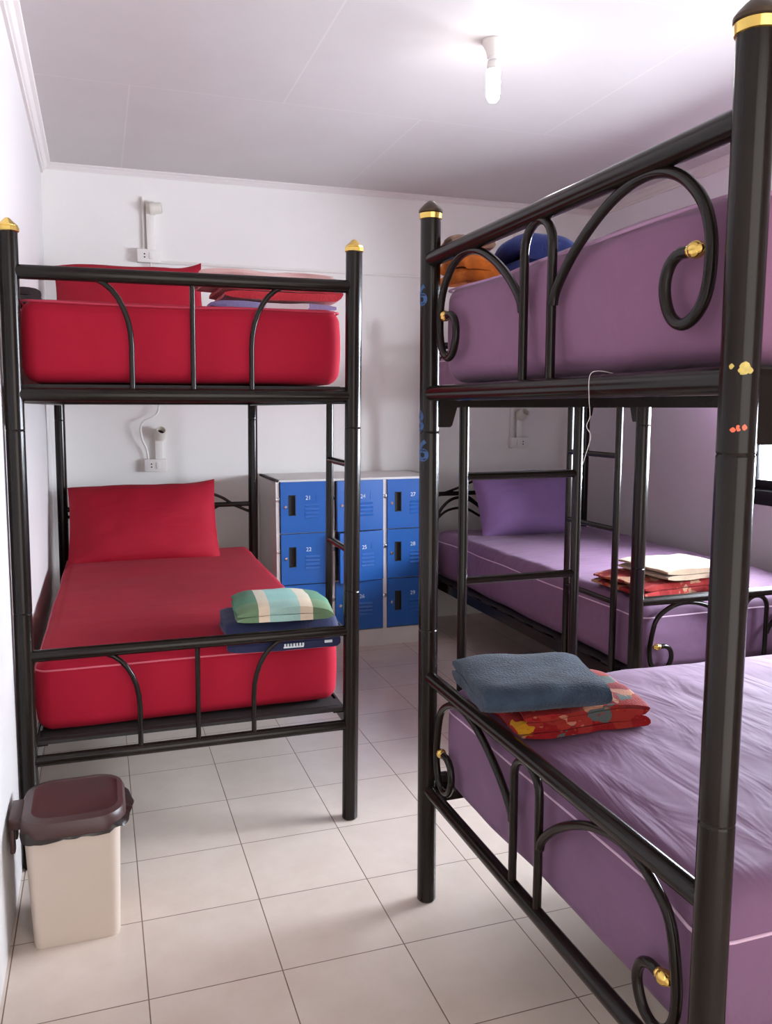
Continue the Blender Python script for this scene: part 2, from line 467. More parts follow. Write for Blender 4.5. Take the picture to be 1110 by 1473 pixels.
# cornice: stepped moulding swept along each wall
def cornice(name, p, q, inward, sc=1.0):
    p = Vector(p); q = Vector(q); n = Vector(inward)
    prof = [(0, -.048), (.012, -.048), (.014, -.038), (.022, -.034), (.034, -.018), (.048, -.012), (.05, 0), (0, 0)]
    bm = nb(); A = []; B = []
    for d, z in prof:
        A.append(bm.verts.new(p + n*d*sc + Vector((0, 0, z*sc)))); B.append(bm.verts.new(q + n*d*sc + Vector((0, 0, z*sc))))
    k = len(prof)
    for i in range(k): bm.faces.new((A[i], A[(i+1) % k], B[(i+1) % k], B[i]))
    bm.faces.new(A); bm.faces.new(list(reversed(B)))
    o = obj(name, bm, M['cornice'], sharp=25); o['kind'] = 'structure'
cornice('trim_1', (WX0+LEAN-.001, WY0, CZ), (WX0+LEAN-.001, WY1, CZ), (1, 0, 0))
cornice('trim_2', (WX0+LEAN, WY1, CZ), (WX1, WY1, CZ), (0, -1, 0), .62)
cornice('trim_3', (WX1, WY0, CZ), (WX1, WY1, CZ), (-1, 0, 0))

# ------------------------------------------------------------- bunk beds
ZB, ZG, ZF, ZT, ZP = .31, .614, 1.333, 1.653, 1.758    # base, guard, frame, top rail, post top

def smooth_path(pts, n=6): return catmull(pts, n)

def post_cap_bm(x, y, z, r):
    bm = nb()
    lathe(bm, [(r+.001, z-.006), (r+.004, z-.004), (r+.004, z+.006), (r+.001, z+.008), (r+.0015, z+.011), (r-.009, z+.020), (r-.018, z+.029), (.0, z+.031)], (x, y, 0), 10)
    return bm

def build_bed(name, W, L, style, deck_lo, deck_hi, ladder_side, shear=0.0):
    """local frame: foot end along +x from 0 to W, length along +y"""
    root = empty(name)
    pr = .0245
    def P(n, bm, mat=None, par=root, sharp=40):
        if shear:
            for v in bm.verts: v.co.x += shear*v.co.z
        return obj(n, bm, mat or M['black'], par, sharp)
    for (x, y) in ((0, 0), (W, 0), (0, L), (W, L)):
        bm = nb()
        lathe(bm, [(pr-.003, 0), (pr, .004), (pr, .3), (pr, .735), (pr-.0012, .738), (pr, .741), (pr, 1.235), (pr-.0012, 1.238), (pr, 1.241), (pr, ZP), (pr-.002, ZP+.001)], (x, y, 0), 28)
        po = P('post', bm, sharp=14)
        if style == 'arch':
            P('post_cap', post_cap_bm(x, y, ZP, pr), M['gold'], po, 12)
        else:
            P('cap_ring', lathe(nb(), [(pr-.001, ZP-.012), (pr+.0025, ZP-.010), (pr+.0035, ZP+.002), (pr-.001, ZP+.003)], (x, y, 0), 28), M['gold'], po, 30)
            P('post_cap', lathe(nb(), [(pr+.001, ZP+.002), (pr+.0045, ZP+.005), (pr+.0045, ZP+.010), (pr, ZP+.016), (pr-.009, ZP+.025), (pr-.018, ZP+.032), (0, ZP+.033)], (x, y, 0), 28), M['capm'], po, 30)
        # gusset under the upper frame, running along the length
        s = 1 if y == 0 else -1
        bm = nb()
        vs = []
        for xx in (x-.004, x+.004):
            vs.append([bm.verts.new((xx, y+s*a, b)) for a, b in ((.02, 1.34), (.085, 1.34), (.06, 1.255), (.055, 1.25), (.02, 1.25))])
        k = 5
        for i in range(k): bm.faces.new((vs[0][i], vs[0][(i+1) % k], vs[1][(i+1) % k], vs[1][i]))
        bm.faces.new(vs[0]); bm.faces.new(list(reversed(vs[1])))
        P('gusset', bm, sharp=20)
        # lower gusset clamp
        P('rail_clamp', box(nb(), (x-.012, y+s*.018, ZB-.035), (x+.012, y+s*.06, ZB+.035), .003))
    for y in (0, L):
        foot = (y == 0)
        def rail(n, z, r):
            return P(n, tube(nb(), [(0, y, z), (W, y, z)], r, 20))
        rail('top_rail', ZT, .019); rail('upper_frame_rail', ZF, .019)
        rail('guard_rail' if foot else 'headboard_rail', ZG if foot else .80, .017 if foot else .013); rail('base_rail', ZB, .016)
        if style == 'arch':
            for zl, zh in ((ZF, ZT), (ZB, ZG if foot else .80)):
                c = W/2; rr = .0075
                h = zh - zl
                for sgn in (-1, 1):
                    pts = [(c+sgn*.165, y, zl), (c+sgn*.165, y, zl+h*.35)]
                    for k in range(0, 9):
                        a = k/8*pi/2
                        pts.append((c+sgn*(.165+.112*(1-cos(a))), y, zl+h*.42+(h*.56)*sin(a)))
                    P('curved_rod', tube(nb(), pts, rr, 10))
                P('straight_rod', tube(nb(), [(c, y, zl), (c, y, zh)], rr, 10))
        else:
            for zl, zh in ((ZF, ZT), (ZB, ZG if foot else .80)):
                H = zh - zl; rr = .0088; c = W/2
                fz = lambda t: zl + H*t
                # central double arch
                u = .052
                pts = [(c-u, y, zl), (c-u, y, fz(.6))]
                pts += [(c-u*cos(a), y, fz(.80)+H*.155*sin(a)) for a in [k/10*pi for k in range(11)]]
                pts += [(c+u, y, fz(.6)), (c+u, y, zl)]
                P('arched_rod', tube(nb(), pts, rr, 12))
                for sgn in (-1, 1):
                    # scroll leaving the arch foot, over the crown, down the post side and curling in
                    prof = [(.058, .46), (.064, .52), (.085, .60), (.125, .71), (.18, .82), (.24, .905), (.30, .945), (.355, .935), (.405, .87), (.445, .75), (.464, .61), (.466, .46),
                            (.458, .35), (.440, .28), (.415, .25), (.391, .28), (.376, .355), (.372, .44), (.381, .515), (.400, .553), (.422, .555)]
                    if zl < 1: prof = [(a, b - (.12*min(1, (.75-b)/.15) if b < .75 and i > 6 else 0)) for i, (a, b) in enumerate(prof)]
                    pts = smooth_path([(c+sgn*(a-.0)*1.0, y, fz(b)) for a, b in prof], 5)
                    sc = P('scroll_rod', tube(nb(), pts, rr, 12))
                    bm = nb()
                    e = pts[-1]; rb = .0125
                    for dx, r2 in ((.004, .0095), (.014, rb), (.0235, .0075)):
                        bmesh.ops.create_uvsphere(bm, u_segments=14, v_segments=10, radius=r2, matrix=Matrix.Translation((e[0]+sgn*dx, e[1], e[2])))
                    P('scroll_finial', bm, M['gold'], sc)
    # headboard: crossing curved rods
    for sgn in (-1, 1):
        c = W/2
        for hi, pts in enumerate(([(c+sgn*(W/2-.02), L, .80), (c+sgn*(W/2-.10), L, .80), (c+sgn*.30, L, .84), (c+sgn*.15, L, .90)],
                    [(c+sgn*(W/2-.02), L, .76), (c+sgn*(W/2-.12), L, .80), (c+sgn*.28, L, .79), (c+sgn*.18, L, .72)],
                    [(c+sgn*(W/2-.06), L, .64), (c+sgn*(W/2-.14), L, .70), (c+sgn*.28, L, .71), (c+sgn*.18, L, .66)])):
            if style == 'arch' and hi == 2: continue
            P('headboard_rod', tube(nb(), smooth_path(pts, 6), .0075, 10))
    # side rails (angle iron) and decks, both levels
    for zlow, zc in ((deck_lo, ZB), (deck_hi, ZF)):
        for x in (0, W):
            s = 1 if x == 0 else -1
            bm = nb()
            a, b_ = sorted((x+s*.012, x+s*.018)); box(bm, (a, .02, zlow-.052), (b_, L-.02, zlow-.004))
            a, b_ = sorted((x+s*.012, x+s*.05)); box(bm, (a, .02, zlow-.018), (b_, L-.02, zlow-.012))
            P('side_rail', bm, sharp=20)
        bm = nb()
        n = 11; d0 = .06 if (style == 'arch' or zlow > 1) else .20
        for k in range(n):
            yc = d0 + (L-.06-d0)*k/(n-1)
            box(bm, (.02, yc-.045, zlow-.012), (W-.02, yc+.045, zlow-.002))
        box(bm, (.03, d0-.02, zlow-.004), (W-.03, L-.035, zlow))
        P('slat_deck', bm, M['deckm'], sharp=20)
    # ladder
    lad = empty('ladder', parent=root)
    xs = (-.022 if ladder_side == 0 else W+.022)
    if style == 'arch':
        xs = W + .004; va, vb = .0, .30
        rails = (vb,)
    else:
        va, vb = .096, .427; rails = (va, vb); xs = -.004
    for v in rails:
        P('ladder_rail', tube(nb(), [(xs, v, ZB-.03 if style != 'arch' else ZB), (xs, v, ZF)], .0125, 14), par=lad)
    for z in (.585, .855, 1.125):
        P('rung', tube(nb(), [(xs, va, z), (xs, vb, z)], .0105, 12), par=lad)
    return root

PB_W, PB_L = 1.06, 2.04
near = build_bed('bunk_bed', PB_W, PB_L, 'scroll', .328, 1.352, 0)
near.location = (.721, -.442, 0); near.rotation_euler = (0, 0, -pi/2)
far = copy_tree(near)
[c for c in far.children if c.name.startswith('ladder')][0].location = (0, .038, 0)
far.location = (1.725, .08, 0); far.rotation_euler = (0, 0, 0)
props(near, 'black scrollwork bunk bed with blue number stickers on its post, in front of the window', 'bunk bed', 'black metal bunk beds')
props(far, 'black scrollwork bunk bed standing with its headboard against the back wall beside the lockers', 'bunk bed', 'black metal bunk beds')
LB_W, LB_L = .936, 1.93
left = build_bed('bunk_bed', LB_W, LB_L, 'arch', .362, 1.362, 1, shear=.013)
left.location = (-.2815, .068, 0); left.rotation_euler = (0, 0, -R(1.0))
props(left, 'black bunk bed with plain arched rods and red bedding beside the waste bin', 'bunk bed', 'black metal bunk beds')

# stickers on the posts of the near bed (sub-parts of the post)
near_posts = [c for c in near.children if c.name.startswith('post')]
p3 = [c for c in near_posts if abs(c.data.vertices[0].co.x) < .1 and abs(c.data.vertices[0].co.y) < .1][0]
p4 = [c for c in near_posts if c.data.vertices[0].co.x > .9 and abs(c.data.vertices[0].co.y) < .1][0]
for q in (p3, p4): q.data = q.data   # shared mesh stays shared

def text_bm(body, size, extrude=0.0, bold=0.0):
    cu = bpy.data.curves.new('t', 'FONT'); cu.body = body; cu.size = size; cu.align_x = 'CENTER'; cu.align_y = 'CENTER'; cu.extrude = extrude
    cu.resolution_u = 6; cu.offset = bold
    o = bpy.data.objects.new('t', cu); COL.objects.link(o)
    dg = bpy.context.evaluated_depsgraph_get()
    ev = o.evaluated_get(dg); me = ev.to_mesh()
    bm = nb(); bm.from_mesh(me); ev.to_mesh_clear()
    bpy.data.objects.remove(o); bpy.data.curves.remove(cu)
    return bm

def wrap(bm, cx, cy, r, ang0, z0):
    bmesh.ops.triangulate(bm, faces=bm.faces)
    bmesh.ops.subdivide_edges(bm, edges=bm.edges, cuts=2, use_grid_fill=False)
    for v in bm.verts:
        a = ang0 + v.co.x / r; d = r + .0006 + v.co.z
        v.co = Vector((cx + d*cos(a), cy + d*sin(a), z0 + v.co.y))
    return bm
# direction from the post to the viewer in the bed's local frame, turned a little to the aisle
va3 = math.atan2(-1.0, .42)
va3 = math.atan2(-.776, 1.94)      # local: x=-Y, y=X ; viewer at (-.055,-2.376)
def sticker(body, size, dz, da, z):
    bm = text_bm(body, size, 0, .0016)
    # thicken the strokes into a cut-out sticker
    o = obj('number_sticker', wrap(bm, 0, 0, .0245, va3 + da, z), M['sticker_b'], p3, sharp=0)
    o.data.materials[0] = M['sticker_b']
    return o

# ---------------------------------------------------------------- mattresses
def mattress(name, dim, loc, rz, mat, pipe_mat, seed, r=.045, amp=.006, wrinkle=0.0, crown=.01, pipe_z=.045, label=None, group=None, dip=0.0):
    off = Vector((seed*3.7, seed*1.3, seed*2.1))
    hx, hy, hz = dim[0]/2, dim[1]/2, dim[2]/2
    def disp(p, n):
        q = Vector((p.x*2.2, p.y*2.2, p.z*2.2)) + off
        d = amp*fbm(q)
        top = max(0, n.z)
        if wrinkle and top > .2:
            w = abs(fbm(Vector((p.x*1.2+p.y*.9, p.y*4.0-p.x*1.8, seed)), 2))
            d += wrinkle*(.5-min(1, w*2.2))*top
        out = n*d
        c = crown*(1-(p.x/hx)**2)*(1-(p.y/hy)**2)
        if p.z > 0: out.z += c*1.0
        # side walls belly out a little
        side = 1-(p.z/hz)**2
        out.x += n.x*side*.008; out.y += n.y*side*.008
        return out
    bm = round_grid(dim, r, .035, disp)
    o = obj(name, bm, mat, sharp=60)
    o.location = loc; o.rotation_euler = (0, 0, rz)
    # piping round the upper edge, in the seam
    pts = []
    rr = r*.9
    for cx, cy, a0 in ((hx, hy, 0), (-hx, hy, pi/2), (-hx, -hy, pi), (hx, -hy, 3*pi/2)):
        for k in range(7):
            a = a0 + k/6*pi/2
            pts.append((cx - math.copysign(rr, cx) + rr*cos(a), cy - math.copysign(rr, cy) + rr*sin(a)))
    dense = []
    for i in range(len(pts)):
        a, b_ = Vector((*pts[i], 0)), Vector((*pts[(i+1) % len(pts)], 0))
        n = max(1, int((b_-a).length/.06))
        for k in range(n):
            p = a.lerp(b_, k/n)
            nn = Vector((p.x/hx, p.y/hy, 0)); ax = Vector((1, 0, 0)) if abs(nn.x) > abs(nn.y) else Vector((0, 1, 0))
            nv = ax*math.copysign(1, nn.dot(ax)) if nn.dot(ax) else ax
            q = Vector((p.x*2.2, p.y*2.2, (hz-pipe_z)*2.2)) + off
            s = (.003 if dip and p.x/hx > .8 else 0) + amp*fbm(q) + .006*(1-((hz-pipe_z)/hz)**2)
            dense.append(p + nv*(s+.0005) + Vector((0, 0, dim[2]-pipe_z + .006*fbm(Vector((p.x*1.6, p.y*1.6, seed+.5))) - dip*max(0, min(1, (p.x/hx-.82)/.16)))))
    obj('piping', tube(nb(), dense, .0028, 8, closed=True), pipe_mat, o)
    props(o, label, 'mattress', group)
    return o

LR = -R(1.0)
def lft(x, y, z=0):   # left bed local (shear included) -> world
    x += .013*z
    c, s = cos(LR), sin(LR)
    return (-.2815 + c*x - s*y, .068 + s*x + c*y, z)

mattress('mattress', (.885, 1.85, .215), lft(LB_W/2-.002, .985, .366), LR, M['red'], M['pink'], 1, r=.04, pipe_z=.03, label='red fitted mattress on the lower bunk beside the lockers', group='red mattresses')
mattress('mattress', (.885, 1.86, .225), lft(LB_W/2-.004, .968, 1.366), LR, M['red'], M['redpipe'], 2, r=.038, pipe_z=.012, label='red fitted mattress on the upper bunk, above the other red one', group='red mattresses')

def nr(u, v, z=0): return (.721 + v, -.442 - u, z)
MW, ML = .945, 1.95
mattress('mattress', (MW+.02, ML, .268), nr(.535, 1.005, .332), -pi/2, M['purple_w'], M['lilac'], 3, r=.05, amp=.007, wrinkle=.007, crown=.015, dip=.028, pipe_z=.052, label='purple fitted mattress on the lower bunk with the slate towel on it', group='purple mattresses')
mattress('mattress', (MW+.045, ML, .232), nr(.522, 1.005, 1.356), -pi/2, M['purple'], M['mauvepipe'], 4, r=.04, amp=.008, crown=.012, pipe_z=.012, label='purple fitted mattress on the upper bunk nearest the lamp', group='purple mattresses')
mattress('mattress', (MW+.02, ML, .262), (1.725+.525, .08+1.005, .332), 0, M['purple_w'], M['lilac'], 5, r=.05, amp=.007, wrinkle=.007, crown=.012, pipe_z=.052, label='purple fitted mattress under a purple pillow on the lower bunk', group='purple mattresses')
mattress('mattress', (MW+.02, ML, .232), (1.725+.525, .08+1.005, 1.356), 0, M['purple'], M['lilac'], 6, r=.05, amp=.008, crown=.012, pipe_z=.03, label='bare purple mattress on the upper bunk against the back wall', group='purple mattresses')

# ------------------------------------------------------------------ pillows
def pillow(name, w, h, t, mat, seed, peaks=(0, 0, 0, 0), pinch=.03, flat=.5):
    """w along x, h along y, thickness along z; corner peaks for drawn-out tips"""
    bm = nb(); nx, ny = 36, 26
    grid = {}
    def pos(i, j, s):
        a = -1 + 2*i/nx; b = -1 + 2*j/ny
        x = a*w/2*(1 - pinch*(1-b*b)*abs(a)**2*1.0); y = b*h/2*(1 - pinch*(1-a*a)*abs(b)**2)
        prof = max(0, (1-abs(a)**2.6))**.55*max(0, (1-abs(b)**2.6))**.55
        z = s*t/2*prof
        z += .006*fbm(Vector((x*6, y*6, seed+s)))*min(1, prof*3)
        z += s*.004*sin(9*a+3*b+seed)*(1-prof)*min(1, prof*6)
        k = (0 if a < 0 else 1) + (0 if b < 0 else 2)
        c = (abs(a)*abs(b))**4
        y += peaks[k]*c
        return Vector((x, y, z))
    for s in (1, -1):
        for i in range(nx+1):
            for j in range(ny+1):
                edge = i in (0, nx) or j in (0, ny)
                key = (i, j, 0 if edge else s)
                if key not in grid: grid[key] = bm.verts.new(pos(i, j, s))
        for i in range(nx):
            for j in range(ny):
                vs = []
                for di, dj in ((0, 0), (1, 0), (1, 1), (0, 1)):
                    I, J = i+di, j+dj
                    edge = I in (0, nx) or J in (0, ny)
                    vs.append(grid[(I, J, 0 if edge else s)])
                bm.faces.new(vs if s > 0 else list(reversed(vs)))
    o = obj(name, bm, mat, sharp=70)
    return o

def place(o, loc, rx=0, ry=0, rz=0):
    o.location = loc; o.rotation_euler = (rx, ry, rz); return o

o = pillow('pillow', .70, .43, .17, M['red_p'], 1.0, peaks=(-.01, -.01, -.01, .02))
place(o, (.137, 1.80, .745), R(56), 0, R(-2)); props(o, 'red pillow propped against the headboard of the lower bunk under the wall socket', 'pillow', 'red pillows')
o = pillow('pillow', .68, .40, .15, M['red_p'], 2.0, peaks=(-.01, -.01, -.02, .045), pinch=.05)
place(o, (.112, 1.77, 1.795), R(58), 0, R(0)); props(o, 'red pillow standing at the head of the upper bunk beside the pink folded pile', 'pillow', 'red pillows')
o = pillow('pillow', .62, .41, .19, M['purple_p'], 3.0, peaks=(-.015, -.01, -.03, .0), pinch=.04)
place(o, (2.245, 1.86, .762), R(60), 0, R(-3)); props(o, 'purple pillow leaning on the headboard below the third wall socket', 'pillow')

# ------------------------------------------------------------- folded cloths
def folded(name, w, d, layers, t, mat, seed, bulge=.006, tap=.0, start=1, soft=.0, mats=None, mi_fn=None):
    """one strip of cloth folded to and fro: profile in x-z, depth along y, base at z=0"""
    cl = []
    side = start
    for i in range(layers):
        z = t*(i+.5)
        xa, xb = -side*(w/2 - t/2), side*(w/2 - t/2)
        n = 14
        for k in range(n+1):
            x = xa + (xb-xa)*k/n
            cl.append(Vector((x, 0, z + .12*t*sin(k/n*pi)*((i % 2)-.5))))
        if i < layers-1:
            for k in range(1, 6):
                a = -pi/2 + k/6*pi
                cl.append(Vector((xb + side*(t/2)*cos(a)*1.15, 0, t*(i+1) + (t/2)*sin(a))))
        side = -side
    n = len(cl); up = []; dn = []
    for i, p in enumerate(cl):
        a = cl[max(0, i-1)]; b = cl[min(n-1, i+1)]
        tg = (b-a).normalized(); nn = Vector((-tg.z, 0, tg.x))
        hw = t*.485
        e = min(i, n-1-i)
        if e < 3: hw *= (.35, .8, .95)[e]
        up.append(p + nn*hw); dn.append(p - nn*hw)
    prof = up + list(reversed(dn))
    bm = nb(); m = 18; rings = []
    H = layers*t
    for j in range(m+1):
        v = -1 + 2*j/m
        y = v*d/2
        e = 1 - .16*abs(v)**8
        ring = []
        for p in prof:
            zc = (p.z - H/2)
            q = Vector((p.x*7, y*7, p.z*14 + seed*5))
            dv = Vector((fbm(q)*bulge, fbm(q+Vector((9, 2, 4)))*bulge*1.5 , fbm(q+Vector((3, 8, 1)))*bulge))
            x = p.x*(1 + .015*sin(seed + v*3))
            z = H/2 + zc*e
            # pillow-like softness: the top sinks towards the open edges
            z -= soft*(z/H)*(abs(v)**3 + abs(2*p.x/w)**3)
            ring.append(bm.verts.new(Vector((x, y + dv.y*abs(v), max(0.0, z + dv.z*(z/H)))) + Vector((dv.x, 0, 0))))
        rings.append(ring)
    K = len(prof)
    for A, B in zip(rings, rings[1:]):
        for k in range(K):
            bm.faces.new((A[k], A[(k+1) % K], B[(k+1) % K], B[k]))
    # end caps as a strip between the two faces of the cloth
    for ring in (rings[0], rings[-1]):
        for k in range(n-1):
            bm.faces.new((ring[k], ring[k+1], ring[K-2-k], ring[K-1-k]))
    return obj(name, bm, mat, sharp=65)

o = folded('folded_blanket', .36, .27, 2, .028, M['navy'], 1.0)
for v in o.data.vertices:
    if v.co.y < -.07: v.co.z -= .036*min(1, (-.07-v.co.y)/.06)**2
place(o, (.458, .229, .588), 0, 0, R(-3)); props(o, 'navy blue folded blanket on the red mattress, under the green plaid towel', 'blanket')
nav = o
bm = nb()
box(bm, (-.03, -.0015, -.006), (.032, .0015, -.002))
for k in range(7): box(bm, (-.028+k*.0093, -.0015, -.002), (-.0225+k*.0093, .0015, .007))
mk = obj('comb_mark', bm, M['whitepaint'], nav, sharp=0); mk.location = (.035, -.147, -.016); mk['label'] = 'white comb shaped mark'
mk2 = obj('small_mark', box(nb(), (-.012, -.0015, -.004), (.012, .0015, .004)), M['whitepaint'], nav, sharp=0); mk2.location = (.145, -.147, -.010); mk2['label'] = 'small white mark'
o = folded('folded_towel', .30, .27, 2, .031, M['plaid'], 2.0, soft=.014, bulge=.006)
place(o, (.464, .235, .643), 0, 0, R(-4)); props(o, 'green, cream and aqua plaid folded towel on top of the navy blanket', 'towel')

o = folded('folded_towel', .425, .34, 1, .030, M['lilacwhite'], 3.0, start=-1)
place(o, (.482, .42, 1.598), 0, 0, 0); props(o, 'lilac and white folded towel at the bottom of the pile on the red upper bunk', 'towel', 'pile on the red upper bunk')
o = folded('folded_blanket', .37, .32, 2, .029, M['redcloth'], 4.0)
place(o, (.495, .42, 1.629), 0, 0, R(1)); props(o, 'red folded blanket in the middle of the pile on the red upper bunk', 'blanket', 'pile on the red upper bunk')
o = folded('folded_blanket', .41, .34, 3, .0145, M['pinkstripe'], 5.0, bulge=.011, soft=.008)
place(o, (.475, .43, 1.688), 0, 0, R(-1)); props(o, 'pink striped folded blanket topmost of the pile on the red upper bunk', 'blanket', 'pile on the red upper bunk')
o = folded('folded_cloth', .06, .16, 2, .027, M['dark'], 6.0, bulge=.01)
place(o, (-.245, .30, 1.588), 0, 0, R(4)); props(o, 'dark grey cloth bunched at the wall edge of the red upper mattress', 'cloth')

o = folded('folded_blanket', .305, .25, 4, .0175, M['print'], 7.0, bulge=.010, soft=.006)
place(o, (.900, -.785, .610), 0, 0, R(-4)); props(o, 'red patterned fleece blanket folded under the slate towel', 'blanket')
o = folded('folded_towel', .25, .275, 2, .030, M['slate'], 8.0, bulge=.006, soft=.004)
place(o, (.812, -.795, .679), 0, 0, R(-99)); props(o, 'slate blue terry towel folded on top of the red patterned blanket', 'towel')
o = folded('folded_blanket', .40, .30, 2, .028, M['print2'], 9.0, bulge=.010)
place(o, (1.975, .31, .602), 0, 0, R(6)); props(o, 'red and cream printed blanket folded under the tan towel', 'blanket')
o = folded('folded_towel', .32, .29, 2, .022, M['tan'], 10.0, bulge=.006)
place(o, (2.05, .30, .660), 0, 0, R(4)); props(o, 'tan towel folded on the printed blanket at the purple bed foot', 'towel')

# pile on the purple upper bunk
o = folded('folded_blanket', .112, .13, 2, .037, M['orange'], 11.0, bulge=.012, soft=.020)
place(o, (.806, -.452, 1.598), 0, 0, R(2)); props(o, 'orange fleece blanket folded at the corner of the purple upper bunk', 'blanket')
o = folded('folded_blanket', .10, .12, 2, .019, M['taupe'], 12.0, bulge=.012, soft=.006)
place(o, (.806, -.44, 1.674), 0, 0, R(-8)); props(o, 'brown printed blanket lying on the orange fleece blanket', 'blanket')
o = folded('folded_blanket', .215, .17, 2, .058, M['royal'], 13.0, bulge=.010, soft=.030)
place(o, (.978, -.485, 1.602), 0, 0, R(4)); props(o, 'royal blue folded blanket on the purple upper bunk beside the orange one', 'blanket')

# ------------------------------------------------------------------- lockers
LX0, LX1, LY0, LY1, LZ = .797, 1.698, 1.875, 2.335, .928
lk = empty('locker_cabinet', ((LX0+LX1)/2, LY0, 0))
props(lk, 'grey steel locker cabinet with nine blue numbered doors against the back wall', 'locker')
hw = (LX1-LX0)/2; dp = LY1-LY0
bm = nb()
box(bm, (-hw, .0, .0), (-hw+.02, dp, LZ), .002); box(bm, (hw-.02, .0, .0), (hw, dp, LZ), .002)
box(bm, (-hw, 0, LZ-.012), (hw, dp, LZ), .002); box(bm, (-hw+.02, dp-.01, .0), (hw-.02, dp, LZ-.012))
box(bm, (-hw+.02, .0, .0), (hw-.02, .02, .095))
cw = (LX1-LX0-.022*2-.022*2)/3
colx = [-hw+.022 + i*(cw+.022) for i in range(3)]
for i in range(1, 3): box(bm, (colx[i]-.022, 0, .095), (colx[i], dp-.01, LZ-.012))
rh = (.918-.098)/3
for i in range(3):
    for k in range(3): box(bm, (colx[i], .02, .098+k*rh-.004), (colx[i]+cw, dp-.01, .098+k*rh+.004))
obj('cabinet_body', bm, M['lockgrey'], lk, sharp=20)
num = 21
for i in range(3):
    for k in range(3):
        zt = .916 - k*rh; zb = zt - rh + .006
        # door hinged at its right edge
        d = empty('locker_door', (colx[i]+cw-.002, .004, 0), 0, lk)
        x0, x1 = -cw+.004, 0
        ajar = (i == 1 and k < 2)
        if ajar: d.rotation_euler = (0, 0, R(7 if k == 0 else 13))
        d.name = 'locker_door'
        bm = nb(); H = zt - zb
        rx0, rx1 = x0+.042, x0+.080; rz1 = zt-.068; rz0 = rz1-.108
        # front sheet with the recess left open
        for a, b_ in (((x0, zb), (rx0, zt)), ((rx1, zb), (x1, zt)), ((rx0, zb), (rx1, rz0)), ((rx0, rz1), (rx1, zt))):
            box(bm, (a[0], -.012, a[1]), (b_[0], .006, b_[1]))
        bmesh.ops.remove_doubles(bm, verts=bm.verts, dist=1e-5)
        # louvres
        for s in range(4):
            zz = zt-.118-s*.0205
            vs = [(x0+.13, -.012, zz), (x0+.205, -.012, zz), (x0+.205, -.0175, zz-.009), (x0+.13, -.0175, zz-.009), (x0+.13, -.012, zz-.011), (x0+.205, -.012, zz-.011)]
            V = [bm.verts.new(v) for v in vs]
            bm.faces.new((V[0], V[1], V[2], V[3])); bm.faces.new((V[3], V[2], V[5], V[4])); bm.faces.new((V[0], V[3], V[4])); bm.faces.new((V[1], V[5], V[2]))
        obj('door_sheet', bm, M['blue'], d, sharp=20)
        bm = nb()
        box(bm, (rx0, .002, rz0), (rx1, .006, rz1)); 
        box(bm, (rx0, -.0135, rz0), (rx0+.004, .002, rz1)); box(bm, (rx1-.004, -.0135, rz0), (rx1, .002, rz1)); box(bm, (rx0, -.0135, rz0), (rx1, .002, rz0+.004)); box(bm, (rx0, -.0135, rz1-.004), (rx1, .002, rz1))
        obj('handle_recess', bm, M['hole'], d, sharp=20)
        bm = nb(); lathe(bm, [(.0085, 0), (.0085, .004), (.006, .006), (0, .006)], seg=14)
        kx = obj('lock', bm, M['chrome'], d); kx.location = (x0+.026, -.012, rz0+.047); kx.rotation_euler = (R(90), 0, 0)
        bm = text_bm(str(num), .03, .0006)
        tx = obj('door_number', bm, M['whitepaint'], d, sharp=0); tx.location = (x0+.147, -.0128, zt-.085); tx.rotation_euler = (R(90), 0, 0)
        # label holder corner
        bm = nb(); box(bm, (x0+.19, -.0135, zt-.098), (x0+.192, -.012, zt-.066)); box(bm, (x0+.165, -.0135, zt-.099), (x0+.192, -.012, zt-.097))
        obj('card_holder', bm, M['blue'], d, sharp=0)
        # hasp disc on the frame to the left of the door
        bm = nb(); lathe(bm, [(.011, 0), (.011, .003), (.008, .004), (0.0, .004)], seg=14)
        hp = obj('hasp_disc', bm, M['chrome'], lk); hp.location = (colx[i]-.011, 0, rz0+.085); hp.rotation_euler = (R(90), 0, 0)
        num += 1

# -------------------------------------------------------------- wall fixtures
def socket_box(loc, flip, label):
    r = empty('socket_box', loc); props(r, label, 'socket', 'wall sockets')
    s = -1 if flip else 1
    w, h, d = .118, .068, .042
    obj('back_box', box(nb(), (-w/2, -d, -h/2), (w/2, 0, h/2), .004), M['white_pl'], r)
    bm = nb()
    for dz in (-.008, .008): 
        box(bm, (s*-.022-.0035, -d-.0008, dz-.0035), (s*-.022+.0035, -d+.002, dz+.0035))
    obj('socket_hole', bm, M['hole'], r, sharp=0)
    obj('rocker_switch', box(nb(), (s*.012-.011, -d-.005, -.018), (s*.012+.011, -d+.002, .018), .002), M['white_pl'], r)
    return r

def lamp_holder(loc, arm, label, tilt=35, turn=12):
    """bare bulb holder on a stub of wall duct; loc is the holder's place on the wall"""
    r = empty('bulb_holder', loc); props(r, label, 'bulb holder', 'empty bulb holders')
    obj('wall_duct', box(nb(), (-.021, -.028, -arm), (.021, 0, -.02), .003), M['white_pl'], r)
    bm = nb(); lathe(bm, [(.034, -.002), (.034, .016), (.030, .022), (.029, .05), (.026, .056), (.021, .056), (.0195, .02), (0, .018)], seg=22)
    c = obj('holder_cup', bm, M['cream_pl'], r); c.location = (.004, -.026, .004); c.rotation_euler = (R(90-tilt), 0, R(turn))
    bm = nb(); lathe(bm, [(0, .0215), (.0195, .0215), (.0195, .0235), (0, .0235)], seg=18)
    h = obj('holder_socket', bm, M['hole'], c)
    obj('mounting_block', box(nb(), (-.022, -.03, -.026), (.026, 0, .026), .004), M['cream_pl'], r)
    return r
WY = WY1
socket_box((.231, WY, .988), False, 'white wall socket above the red pillow of the lower bunk')
lamp_holder((.252, WY, 1.145), .123, 'empty cream bulb holder above the socket over the lower red pillow')
